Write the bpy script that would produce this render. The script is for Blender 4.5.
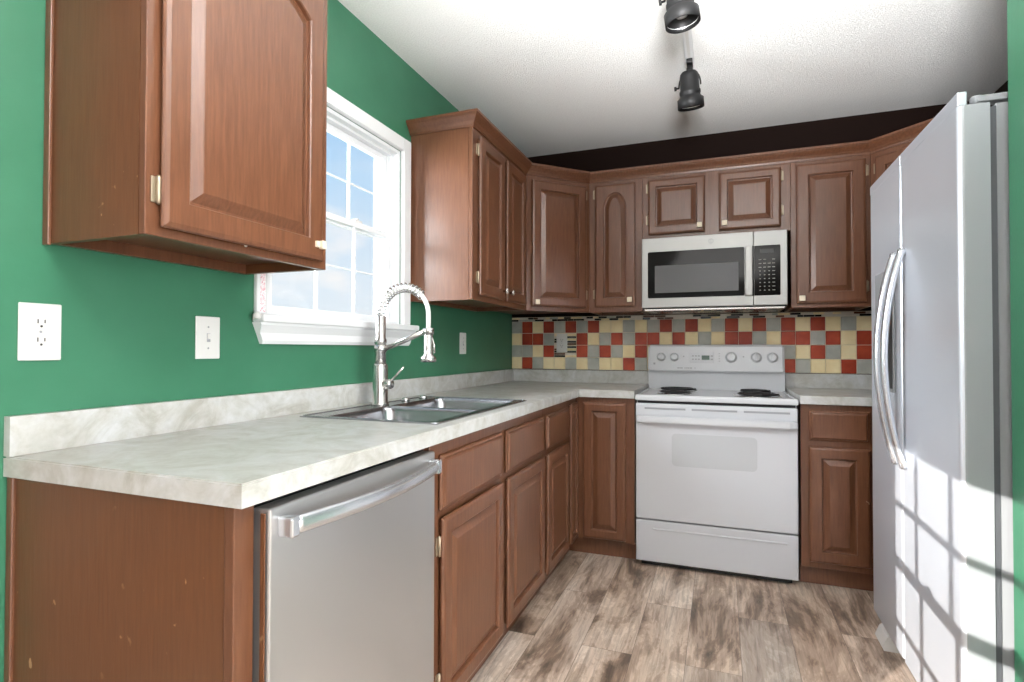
import bpy, bmesh, math, random
from mathutils import Vector, Matrix
from math import pi, sin, cos, radians as R

for o in list(bpy.data.objects): bpy.data.objects.remove(o)
SC = bpy.context.scene
COL = SC.collection

# ------------------------------------------------------------------ camera
YAW, PITCH, ROLL = 0.36192, 0.01473, 0.00196
cy_, sy_, cp_, sp_ = cos(YAW), sin(YAW), cos(PITCH), sin(PITCH)
Fv = Vector((-sy_*cp_, cy_*cp_, sp_)); Rv = Vector((cy_, sy_, 0)); Uv = Rv.cross(Fv)
R2 = cos(ROLL)*Rv + sin(ROLL)*Uv; U2 = -sin(ROLL)*Rv + cos(ROLL)*Uv
cd = bpy.data.cameras.new('camera'); cam = bpy.data.objects.new('camera', cd); COL.objects.link(cam)
m = Matrix((R2, U2, -Fv)).transposed().to_4x4(); m.translation = (1.3642, -3.6028, 1.1342)
cam.matrix_world = m
cd.sensor_width = 36; cd.lens = 551.94*36/1024; cd.clip_start = 0.02
SC.camera = cam

# ------------------------------------------------------------------ exposure
SC.view_settings.view_transform = 'Standard'; SC.view_settings.look = 'None'
SC.view_settings.exposure = 0.25; SC.view_settings.gamma = 1; SC.view_settings.use_curve_mapping = False
try:
    SC.cycles.use_denoising = True
    SC.cycles.sample_clamp_indirect = 6
except Exception: pass

def lin(c):
    return tuple(((v/255)/12.92 if v/255 <= .04045 else ((v/255+.055)/1.055)**2.4) for v in c)+(1,)

# ------------------------------------------------------------------ sky
W = bpy.data.worlds.new('sky'); SC.world = W; W.use_nodes = True
nt = W.node_tree; N = nt.nodes; L = nt.links; N.clear()
out = N.new('ShaderNodeOutputWorld'); bg = N.new('ShaderNodeBackground'); bg.inputs[1].default_value = .86
tc = N.new('ShaderNodeTexCoord'); sep = N.new('ShaderNodeSeparateXYZ'); L.new(tc.outputs['Generated'], sep.inputs[0])
rmp = N.new('ShaderNodeValToRGB'); L.new(sep.outputs[2], rmp.inputs[0])
e = rmp.color_ramp.elements; e[0].position = 0.0; e[0].color = (.9, .95, .99, 1); e[1].position = .55; e[1].color = (.3, .55, .95, 1)
k = e.new(.12); k.color = (.76, .88, .98, 1); k = e.new(.3); k.color = (.5, .74, .98, 1)
mp = N.new('ShaderNodeMapping'); mp.inputs['Scale'].default_value = (1, 1, 2.6); L.new(tc.outputs['Generated'], mp.inputs[0])
ns = N.new('ShaderNodeTexNoise'); ns.inputs['Scale'].default_value = 4.2; ns.inputs['Detail'].default_value = 7; L.new(mp.outputs[0], ns.inputs[0])
r2 = N.new('ShaderNodeValToRGB'); r2.color_ramp.elements[0].position = .46; r2.color_ramp.elements[1].position = .6; L.new(ns.outputs[0], r2.inputs[0])
low = N.new('ShaderNodeMapRange'); low.inputs[1].default_value = .34; low.inputs[2].default_value = .1; L.new(sep.outputs[2], low.inputs[0])
mu = N.new('ShaderNodeMath'); mu.operation = 'MULTIPLY'; L.new(r2.outputs[0], mu.inputs[0]); L.new(low.outputs[0], mu.inputs[1])
mx = N.new('ShaderNodeMixRGB'); L.new(mu.outputs[0], mx.inputs[0]); L.new(rmp.outputs[0], mx.inputs[1]); mx.inputs[2].default_value = (1, 1, 1, 1)
L.new(mx.outputs[0], bg.inputs[0]); L.new(bg.outputs[0], out.inputs[0])

# ------------------------------------------------------------------ sun, daylight and added fill lamps
sd = bpy.data.lights.new('sun', 'SUN'); sd.energy = 11.5; sd.angle = R(0.12); sd.color = (1, .96, .9)
so = bpy.data.objects.new('sun', sd); COL.objects.link(so)
so.rotation_euler = Vector((1.0, 1.5, -0.35)).to_track_quat('-Z', 'Y').to_euler(); so.location = (-4, -8, 4)

def area(name, loc, direction, sx, sy, power, color=(1, 1, 1)):
    d = bpy.data.lights.new(name, 'AREA'); d.shape = 'RECTANGLE'; d.size = sx; d.size_y = sy; d.energy = power; d.color = color
    o = bpy.data.objects.new(name, d); COL.objects.link(o); o.location = loc
    o.rotation_euler = Vector(direction).to_track_quat('-Z', 'Y').to_euler(); return o
area('rear_fill', (0.35, -8.55, 1.4), (0.05, 1, 0), 3.1, 1.6, 10, (1, 1, 1))  # added fill lamp behind the camera, outside the unseen rear opening
area('right_fill', (4.8, -4.6, 1.3), (-1, .25, 0), 2.9, 1.6, 225, (.97, .985, 1))  # added fill lamp on the right, brightens the left wall and cabinets
area('daylight_nook_window', (-1.85, -7.19, 1.65), (1, .15, -.1), .95, .85, 40, (.95, .98, 1))
fl = bpy.data.lights.new('ceiling_fill', 'SPOT'); fl.energy = 960; fl.spot_size = R(104); fl.spot_blend = .6; fl.shadow_soft_size = .25; fl.color = (.985, .99, 1)  # added upward spot behind the camera, brightens the ceiling
fo = bpy.data.objects.new('ceiling_fill', fl); COL.objects.link(fo); fo.location = (1.5, -3.75, 1.6); fo.rotation_euler = Vector((0.08, .68, 1)).to_track_quat('-Z', 'Y').to_euler()
area('daylight_sink_window', (-.95, -2.3, 1.78), (1, .42, -.12), .8, .7, 95, (.94, .97, 1))
area('overhead_fill', (1.5, -5.0, 2.40), (0.15, .35, -1), 1.4, 1.4, 25, (1, .985, .965))  # added overhead fill, no fixture hangs here

# ------------------------------------------------------------------ materials
def mat(name, base=(128, 128, 128), rough=.5, metal=0.0, **kw):
    m = bpy.data.materials.new(name); m.use_nodes = True
    b = m.node_tree.nodes['Principled BSDF']
    b.inputs['Base Color'].default_value = lin(base); b.inputs['Roughness'].default_value = rough; b.inputs['Metallic'].default_value = metal
    for k_, v in kw.items():
        if k_ in b.inputs: b.inputs[k_].default_value = v
    return m
def nodes(m): return m.node_tree.nodes, m.node_tree.links, m.node_tree.nodes['Principled BSDF']
def noise(m, scale, stretch=(1, 1, 1), detail=5, rough=.55, coord='Object', dist=0):
    n, l, b = nodes(m)
    tc = n.new('ShaderNodeTexCoord'); mp = n.new('ShaderNodeMapping'); mp.inputs['Scale'].default_value = stretch
    t = n.new('ShaderNodeTexNoise'); t.inputs['Scale'].default_value = scale; t.inputs['Detail'].default_value = detail
    t.inputs['Roughness'].default_value = rough; t.inputs['Distortion'].default_value = dist
    l.new(tc.outputs[coord], mp.inputs[0]); l.new(mp.outputs[0], t.inputs[0]); return t
def ramp(m, src, stops):
    n, l, b = nodes(m); r = n.new('ShaderNodeValToRGB'); l.new(src, r.inputs[0]); e = r.color_ramp.elements
    e[0].position, e[0].color = stops[0]; e[1].position, e[1].color = stops[-1]
    for p, c in stops[1:-1]: k = e.new(p); k.color = c
    return r
def mix(m, fac, a, b_, mode='MIX'):
    n, l, b = nodes(m); x = n.new('ShaderNodeMixRGB'); x.blend_type = mode
    for i, v in enumerate((fac, a, b_)):
        if hasattr(v, 'is_output'): l.new(v, x.inputs[i])
        else: x.inputs[i].default_value = v
    return x
def bump(m, src, strength, dist=.002):
    n, l, b = nodes(m); bp = n.new('ShaderNodeBump'); bp.inputs['Strength'].default_value = strength; bp.inputs['Distance'].default_value = dist
    l.new(src, bp.inputs['Height']); l.new(bp.outputs[0], b.inputs['Normal'])

def painted_wood(name, c1, c2, rough, chips=.0):
    m = mat(name, c1, rough, **{'Specular IOR Level': .5}); n, l, b = nodes(m)
    g = noise(m, 26, (4, 4, .35), 6, .6)
    c = ramp(m, g.outputs[0], [(.3, lin(c2)), (.7, lin(c1))])
    o_ = c.outputs[0]
    if chips:
        s = noise(m, 38, (1, 1, .8), 2, .5); s2 = noise(m, 3.5)
        r = ramp(m, s.outputs[0], [(.71, (0, 0, 0, 1)), (.735, (1, 1, 1, 1))])
        r3 = ramp(m, s2.outputs[0], [(.5, (0, 0, 0, 1)), (.62, (1, 1, 1, 1))])
        f = mix(m, 1.0, r.outputs[0], r3.outputs[0], 'MULTIPLY')
        x = mix(m, f.outputs[0], o_, lin((170, 135, 100))); o_ = x.outputs[0]
    l.new(o_, b.inputs['Base Color']); bump(m, g.outputs[0], .35, .0012); return m
M = {}
M['face'] = painted_wood('brown_painted_oak', (105, 68, 47), (84, 51, 33), .3)
M['side'] = painted_wood('brown_painted_panel', (98, 61, 36), (87, 52, 29), .33, 1)
M['dark_wall'] = mat('dark_brown_wall_paint', (22, 9, 5), .7, **{'Specular IOR Level': .1})
M['green'] = mat('green_wall_paint', (72, 135, 106), .42)
g = noise(M['green'], 5, (1, 1, 1), 4); c = ramp(M['green'], g.outputs[0], [(.3, lin((46, 102, 75))), (.7, lin((54, 110, 83)))])
nodes(M['green'])[1].new(c.outputs[0], nodes(M['green'])[2].inputs['Base Color'])
g = noise(M['green'], 90, (1, 1, 1), 3); bump(M['green'], g.outputs[0], .12, .002)
M['white_wall'] = mat('tan_wall_paint', (168, 158, 144), .7)
M['ceiling'] = mat('popcorn_ceiling', (214, 213, 210), .9)
g = noise(M['ceiling'], 150, (1, 1, 1), 3, .7); bump(M['ceiling'], g.outputs[0], .65, .006)
c = ramp(M['ceiling'], g.outputs[0], [(.3, lin((232, 232, 230))), (.7, lin((248, 248, 246)))]); nodes(M['ceiling'])[1].new(c.outputs[0], nodes(M['ceiling'])[2].inputs['Base Color'])
M['white_trim'] = mat('white_gloss_trim', (226, 227, 228), .35)
M['vinyl'] = mat('white_vinyl', (232, 234, 236), .35)
M['plastic'] = mat('white_plastic', (214, 213, 210), .35)
M['slot'] = mat('dark_slot', (30, 28, 26), .6)
M['enamel'] = mat('white_enamel', (206, 208, 212), .2)
M['enamel2'] = mat('white_enamel_door', (203, 205, 210), .24)
M['grey_glass'] = mat('pale_oven_glass', (188, 191, 195), .2)
M['black'] = mat('black_plastic', (14, 14, 15), .4)
M['black_gloss'] = mat('black_glass', (8, 8, 9), .08, **{'Specular IOR Level': .2})
M['key'] = mat('key_print', (150, 148, 140), .5)
M['screen_grey'] = mat('microwave_screen_mesh', (98, 98, 99), .5, **{'Specular IOR Level': .2})
M['lcd'] = mat('green_display', (20, 62, 46), .3)
M['print'] = mat('grey_print', (150, 152, 156), .6)
M['chrome'] = mat('chrome', (225, 225, 225), .12, 1)
M['nickel'] = mat('brushed_nickel', (205, 203, 200), .26, 1)
M['coil'] = mat('burner_coil', (28, 27, 28), .45, .4)
M['brass'] = mat('antique_nickel_hinge', (166, 152, 132), .4, .85)
M['knob'] = mat('ivory_knob', (232, 220, 196), .35)
M['lamp_black'] = mat('matte_black_metal', (20, 20, 21), .5, .0, **{'Specular IOR Level': .35})
M['reflector'] = mat('lamp_reflector', (240, 240, 240), .35, .7)
M['gray_side'] = mat('grey_fridge_cabinet', (128, 130, 133), .45)
M['gasket'] = mat('dark_gasket', (60, 62, 66), .7)
M['bulb'] = mat('frosted_bulb', (235, 235, 235), .25)

def steel(name, base, rough, axis, met=.8):
    m = mat(name, base, rough, met); st = {'z': (1.4, 1.4, .12), 'h': (.6, .6, 20)}[axis]
    g = noise(m, 9, st, 4)
    r = ramp(m, g.outputs[0], [(.3, (rough*.85,)*3+(1,)), (.7, (rough*1.15,)*3+(1,))])
    return m
M['steel_fridge'] = steel('brushed_steel_fridge', (216, 221, 230), .32, 'z', .55)
M['handle_steel'] = mat('satin_handle_steel', (212, 215, 220), .26, .85)
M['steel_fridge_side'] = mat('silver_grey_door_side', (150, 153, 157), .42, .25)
M['steel_dw'] = steel('brushed_steel_dishwasher', (196, 196, 196), .28, 'z', .8)
M['steel_mw'] = steel('brushed_steel_microwave', (170, 170, 168), .4, 'z', .6)
M['steel_sink'] = steel('brushed_steel_sink', (165, 166, 170), .25, 'h', 1.0)

# laminate
m = mat('marbled_laminate', (200, 197, 188), .3); M['laminate'] = m
g1 = noise(m, 7, (1, 1, 1), 8, .65, dist=1.5); g2 = noise(m, 38, (1, 1, 1), 4, .6)
a = ramp(m, g1.outputs[0], [(.32, lin((166, 163, 154))), (.5, lin((187, 187, 183))), (.68, lin((200, 201, 202)))])
b2 = ramp(m, g2.outputs[0], [(.3, (.88, .88, .87, 1)), (.6, (1, 1, 1, 1))])
x = mix(m, 1, a.outputs[0], b2.outputs[0], 'MULTIPLY'); nodes(m)[1].new(x.outputs[0], nodes(m)[2].inputs['Base Color'])

# vinyl plank floor: planks along Y
m = mat('weathered_plank_floor', (150, 130, 115), .42); M['floor'] = m
n, l, b = nodes(m)
tc = n.new('ShaderNodeTexCoord'); mp = n.new('ShaderNodeMapping'); mp.inputs['Rotation'].default_value = (0, 0, R(90)); mp.inputs['Location'].default_value = (.25, .07, 0)
l.new(tc.outputs['Object'], mp.inputs[0])
br = n.new('ShaderNodeTexBrick'); l.new(mp.outputs[0], br.inputs[0])
br.inputs['Scale'].default_value = 1; br.inputs['Brick Width'].default_value = 1.22; br.inputs['Row Height'].default_value = .19
br.inputs['Mortar Size'].default_value = .0007; br.inputs['Color1'].default_value = (0, 0, 0, 1); br.inputs['Color2'].default_value = (1, 1, 1, 1); br.inputs['Mortar'].default_value = (.35, .35, .35, 1)
br.offset = .37; br.offset_frequency = 2
# per-plank shift of the grain
vm = n.new('ShaderNodeVectorMath'); vm.operation = 'MULTIPLY_ADD'; l.new(br.outputs[0], vm.inputs[0]); vm.inputs[1].default_value = (7, 13, 5); l.new(tc.outputs['Object'], vm.inputs[2])
mp2 = n.new('ShaderNodeMapping'); mp2.inputs['Scale'].default_value = (4.2, 1.15, 1); l.new(vm.outputs[0], mp2.inputs[0])
big = n.new('ShaderNodeTexNoise'); big.inputs['Scale'].default_value = 1.7; big.inputs['Detail'].default_value = 9; big.inputs['Roughness'].default_value = .66; big.inputs['Distortion'].default_value = .5; l.new(mp2.outputs[0], big.inputs[0])
mp3 = n.new('ShaderNodeMapping'); mp3.inputs['Scale'].default_value = (26, 1.6, 1); l.new(vm.outputs[0], mp3.inputs[0])
fine = n.new('ShaderNodeTexNoise'); fine.inputs['Scale'].default_value = 3.2; fine.inputs['Detail'].default_value = 7; fine.inputs['Distortion'].default_value = .6; l.new(mp3.outputs[0], fine.inputs[0])
wv = n.new('ShaderNodeTexWave'); wv.inputs['Scale'].default_value = 5.0; wv.inputs['Distortion'].default_value = 9; wv.inputs['Detail'].default_value = 3; wv.inputs['Detail Scale'].default_value = .9
mp4 = n.new('ShaderNodeMapping'); mp4.inputs['Scale'].default_value = (2.6, .45, 1); l.new(vm.outputs[0], mp4.inputs[0]); l.new(mp4.outputs[0], wv.inputs[0])
c1 = ramp(m, big.outputs[0], [(.34, lin((96, 82, 72))), (.42, lin((160, 140, 124))), (.5, lin((214, 196, 181))), (.62, lin((238, 226, 214)))])
c2 = ramp(m, fine.outputs[0], [(.32, (.62, .6, .58, 1)), (.55, (1, 1, 1, 1))])
x = mix(m, .95, c1.outputs[0], c2.outputs[0], 'MULTIPLY')
c3 = ramp(m, wv.outputs[0], [(.1, (.72, .7, .68, 1)), (.6, (1, 1, 1, 1))])
x = mix(m, .3, x.outputs[0], c3.outputs[0], 'MULTIPLY')
rg = n.new('ShaderNodeMath'); rg.operation = 'MULTIPLY'; rg.inputs[1].default_value = 75; l.new(big.outputs[0], rg.inputs[0])
rs = n.new('ShaderNodeMath'); rs.operation = 'SINE'; l.new(rg.outputs[0], rs.inputs[0])
c4 = ramp(m, rs.outputs[0], [(.0, (.8, .77, .74, 1)), (.5, (1, 1, 1, 1))]); x = mix(m, .6, x.outputs[0], c4.outputs[0], 'MULTIPLY')
pl = ramp(m, br.outputs[0], [(0, (.5, .48, .47, 1)), (.25, (.93, .91, .9, 1)), (.7, (1.0, .97, .94, 1)), (1, (.74, .68, .63, 1))])
x = mix(m, 1, x.outputs[0], pl.outputs[0], 'MULTIPLY')
sm = mix(m, br.outputs['Fac'], x.outputs[0], lin((70, 60, 54)))
l.new(sm.outputs[0], b.inputs['Base Color']); bump(m, fine.outputs[0], .25, .001)

# glass: thin pane, light passes straight through
def pane_glass(name, tint=(1, 1, 1, 1)):
    m = bpy.data.materials.new(name); m.use_nodes = True; n = m.node_tree.nodes; l = m.node_tree.links; n.clear()
    o = n.new('ShaderNodeOutputMaterial'); t = n.new('ShaderNodeBsdfTransparent'); t.inputs[0].default_value = tint
    g = n.new('ShaderNodeBsdfGlossy'); g.inputs['Roughness'].default_value = .02; lw = n.new('ShaderNodeLayerWeight'); lw.inputs[0].default_value = .5; pw = n.new('ShaderNodeMath'); pw.operation = 'POWER'; pw.inputs[1].default_value = 5; l.new(lw.outputs['Facing'], pw.inputs[0]); f = n.new('ShaderNodeMath'); f.operation = 'MULTIPLY_ADD'; f.inputs[1].default_value = .6; f.inputs[2].default_value = .03; l.new(pw.outputs[0], f.inputs[0])
    mxs = n.new('ShaderNodeMixShader'); l.new(f.outputs[0], mxs.inputs[0]); l.new(t.outputs[0], mxs.inputs[1]); l.new(g.outputs[0], mxs.inputs[2]); l.new(mxs.outputs[0], o.inputs[0]); return m
M['glass'] = pane_glass('window_glass')
M['t_red'] = mat('red_tile', (150, 52, 34),.42, **{'Specular IOR Level': .3}); M['t_cream'] = mat('cream_tile', (222, 200, 152),.42, **{'Specular IOR Level': .3}); M['t_grey'] = mat('grey_tile', (156, 156, 148),.42, **{'Specular IOR Level': .3}); M['grout'] = mat('grout', (226, 216, 196), .8)
for kk, (ca, cb) in {'t_red': ((136, 46, 27), (168, 70, 44)), 't_cream': ((232, 212, 164), (246, 230, 188)), 't_grey': ((160, 161, 153), (184, 184, 175))}.items():
    g = noise(M[kk], 9, (1, 1, 1), 3); c = ramp(M[kk], g.outputs[0], [(.35, lin(ca)), (.65, lin(cb))]); nodes(M[kk])[1].new(c.outputs[0], nodes(M[kk])[2].inputs['Base Color'])
M['t_black'] = mat('black_mosaic', (26, 24, 24), .12); M['t_white'] = mat('white_mosaic', (215, 208, 196), .3); M['t_brown'] = mat('brown_mosaic', (96, 62, 44), .2)
m = mat('printed_film', (236, 232, 234), .5); M['film'] = m
g = noise(m, 260, (1, 1, 1.6), 2); c = ramp(m, g.outputs[0], [(.55, lin((238, 234, 236))), (.62, lin((205, 96, 120)))]); nodes(m)[1].new(c.outputs[0], nodes(m)[2].inputs['Base Color'])
M['lawn'] = mat('lawn', (86, 110, 60), .9)
M['siding'] = mat('beige_siding', (200, 190, 172), .8)

# ------------------------------------------------------------------ mesh helpers
I4 = Matrix.Identity(4)
def BM(): return bmesh.new()
def box(bm, x0, x1, y0, y1, z0, z1, mi=0, bev=0.0, seg=2, T=None):
    vs = [bm.verts.new((x, y, z)) for x in (x0, x1) for y in (y0, y1) for z in (z0, z1)]
    q = [(0, 1, 3, 2), (4, 6, 7, 5), (0, 4, 5, 1), (2, 3, 7, 6), (0, 2, 6, 4), (1, 5, 7, 3)]
    fs = [bm.faces.new([vs[i] for i in f]) for f in q]
    for f in fs: f.material_index = mi
    if bev:
        es = list({ed for f in fs for ed in f.edges})
        r = bmesh.ops.bevel(bm, geom=es, offset=bev, segments=seg, affect='EDGES', profile=.5)
        vs = list({v for f in r['faces'] for v in f.verts} | {v for v in vs if v.is_valid})
        for f in r['faces']: f.material_index = mi
    if T is not None:
        bmesh.ops.transform(bm, matrix=T, verts=[v for v in vs if v.is_valid])
    return vs
def prism(bm, pts, z0, z1, mi=0, T=None):
    a = [bm.verts.new((p[0], p[1], z0)) for p in pts]; b = [bm.verts.new((p[0], p[1], z1)) for p in pts]; n = len(pts)
    fs = [bm.faces.new(a[::-1]), bm.faces.new(b)] + [bm.faces.new((a[i], a[(i+1) % n], b[(i+1) % n], b[i])) for i in range(n)]
    for f in fs: f.material_index = mi
    if T is not None: bmesh.ops.transform(bm, matrix=T, verts=a+b)
def axis_frame(d):
    d = Vector(d).normalized(); u = d.orthogonal().normalized(); return u, d.cross(u), d
def lathe(bm, prof, origin=(0, 0, 0), axis=(0, 0, 1), seg=32, mi=0, cap=True):
    u, v, w = axis_frame(axis); o = Vector(origin); rings = []
    for r, h in prof:
        rings.append([bm.verts.new(o + w*h + (u*cos(2*pi*i/seg)+v*sin(2*pi*i/seg))*max(r, 1e-5)) for i in range(seg)])
    for a, b in zip(rings, rings[1:]):
        for i in range(seg):
            f = bm.faces.new((a[i], a[(i+1) % seg], b[(i+1) % seg], b[i])); f.material_index = mi; f.smooth = True
    if cap:
        for rg in (rings[0][::-1], rings[-1]):
            f = bm.faces.new(rg); f.material_index = mi
def tube(bm, pts, r, seg=12, mi=0, ry=None, up=None):
    pts = [Vector(p) for p in pts]; rings = []; prev = None
    for i, p in enumerate(pts):
        t = (pts[min(i+1, len(pts)-1)]-pts[max(i-1, 0)]).normalized()
        if prev is None: u = (Vector(up) if up else t.orthogonal()); u = (u-t*u.dot(t)).normalized()
        else: u = (prev-t*prev.dot(t)).normalized()
        prev = u; v = t.cross(u); rr = r[i] if isinstance(r, (list, tuple)) else r; rv = ry if ry else rr
        rings.append([bm.verts.new(p + u*cos(2*pi*k/seg)*rr + v*sin(2*pi*k/seg)*rv) for k in range(seg)])
    for a, b in zip(rings, rings[1:]):
        for k in range(seg):
            f = bm.faces.new((a[k], a[(k+1) % seg], b[(k+1) % seg], b[k])); f.smooth = True; f.material_index = mi
    for rg in (rings[0][::-1], rings[-1]): bm.faces.new(rg).material_index = mi
def obj(name, bm, mats, parent=None, smooth=False):
    bmesh.ops.recalc_face_normals(bm, faces=bm.faces)
    me = bpy.data.meshes.new(name); bm.to_mesh(me); bm.free()
    for k_ in (mats if isinstance(mats, (list, tuple)) else [mats]): me.materials.append(M[k_])
    o = bpy.data.objects.new(name, me); COL.objects.link(o)
    if parent is not None:
        o.parent = parent; off = Vector((0, 0, 0)); p = parent
        while p is not None: off += p.location; p = p.parent
        me.transform(Matrix.Translation(-off))
    else:
        vs = [v.co for v in me.vertices]
        c = Vector(((min(v.x for v in vs)+max(v.x for v in vs))/2, (min(v.y for v in vs)+max(v.y for v in vs))/2, min(v.z for v in vs)))
        me.transform(Matrix.Translation(-c)); o.location = c
    if smooth:
        for p in me.polygons: p.use_smooth = True
    return o
def thing(name, loc, label, cat, group=None):
    o = bpy.data.objects.new(name, None); COL.objects.link(o); o.location = loc; o.empty_display_size = .05
    o['label'] = label; o['category'] = cat
    if group: o['group'] = group
    return o
def tag(o, label, cat, group=None):
    o['label'] = label; o['category'] = cat
    if group: o['group'] = group
    return o
def struct(name, bm, mats, parent=None):
    o = obj(name, bm, mats, parent)
    if parent is None: o['kind'] = 'structure'
    return o

# wall-aligned local frame: u to the right as seen from the front, v up, w towards the viewer
def FR(origin, u):
    u = Vector(u).normalized(); v = Vector((0, 0, 1)); w = u.cross(v); m_ = Matrix((u, v, w)).transposed().to_4x4(); m_.translation = origin; return m_
def lbox(bm, F, u0, u1, v0, v1, w0, w1, mi=0, bev=0.0, seg=2):
    return box(bm, u0, u1, v0, v1, w0, w1, mi, bev, seg, T=F)

# ------------------------------------------------------------------ room shell
ZC = 2.465
XR = 2.69          # right wall
LP = [(-1.72, -8.52), (4.72, -8.52), (4.72, -1.78), (2.81, -1.78), (2.81, .12), (-.12, .12), (-.12, -2.83), (-1.72, -2.83)]
bm = BM(); prism(bm, LP, -.12, 0); struct('floor', bm, 'floor')
bm = BM(); prism(bm, LP, ZC, ZC+.12); struct('ceiling', bm, 'ceiling')
WY0, WY1, WZ0, WZ1 = -2.232, -1.44, 1.245, 2.035   # sink window opening
bm = BM()
for a in ((-2.95, WY0, 0, ZC), (WY1, .12, 0, ZC), (WY0, WY1, 0, WZ0), (WY0, WY1, WZ1, ZC)): box(bm, -.12, 0, *a)
struct('wall_left', bm, 'green')
bm = BM(); box(bm, -1.6, -.12, -2.95, -2.83, 0, ZC); struct('wall_nook', bm, 'white_wall')
NY0, NY1, NZ0, NZ1 = -7.8175, -6.5625, 1.18, 2.109
bm = BM()
for a in ((-8.4, NY0, 0, ZC), (NY1, -2.83, 0, ZC), (NY0, NY1, 0, NZ0), (NY0, NY1, NZ1, ZC)): box(bm, -1.72, -1.6, *a)
struct('wall_nook_left', bm, 'white_wall')
bm = BM(); box(bm, 0, XR, 0, .12, 0, ZC); struct('wall_back', bm, 'dark_wall')
bm = BM(); box(bm, XR, XR+.12, -1.868, .12, 0, ZC); struct('wall_right', bm, 'dark_wall')
bm = BM(); box(bm, 2.048, 4.6, -1.99, -1.856, 0, ZC); box(bm, 2.048, 2.18, -2.35, -1.99, 0, ZC); struct('wall_partition', bm, 'green')
LY0, LY1, LZ0, LZ1 = -6.2, -3.0, .35, 2.15  # unseen right side with an opening, added to bring light from the right
bm = BM()
for a in ((-8.4, LY0, 0, ZC), (LY1, -1.868, 0, ZC), (LY0, LY1, 0, LZ0), (LY0, LY1, LZ1, ZC)): box(bm, 4.6, 4.72, *a)
struct('wall_living_right', bm, 'white_wall')
RX0, RX1, RZ0, RZ1 = -1.3, 1.95, .5, 2.2
bm = BM()
for a in ((-1.72, RX0, 0, ZC), (RX1, 4.72, 0, ZC), (RX0, RX1, 0, RZ0), (RX0, RX1, RZ1, ZC)): box(bm, a[0], a[1], -8.52, -8.4, a[2], a[3])
struct('wall_rear', bm, 'white_wall')
bm = BM(); box(bm, -40, 40, -40, 40, -.5, -.3); o = struct('ground', bm, 'lawn')

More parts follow.
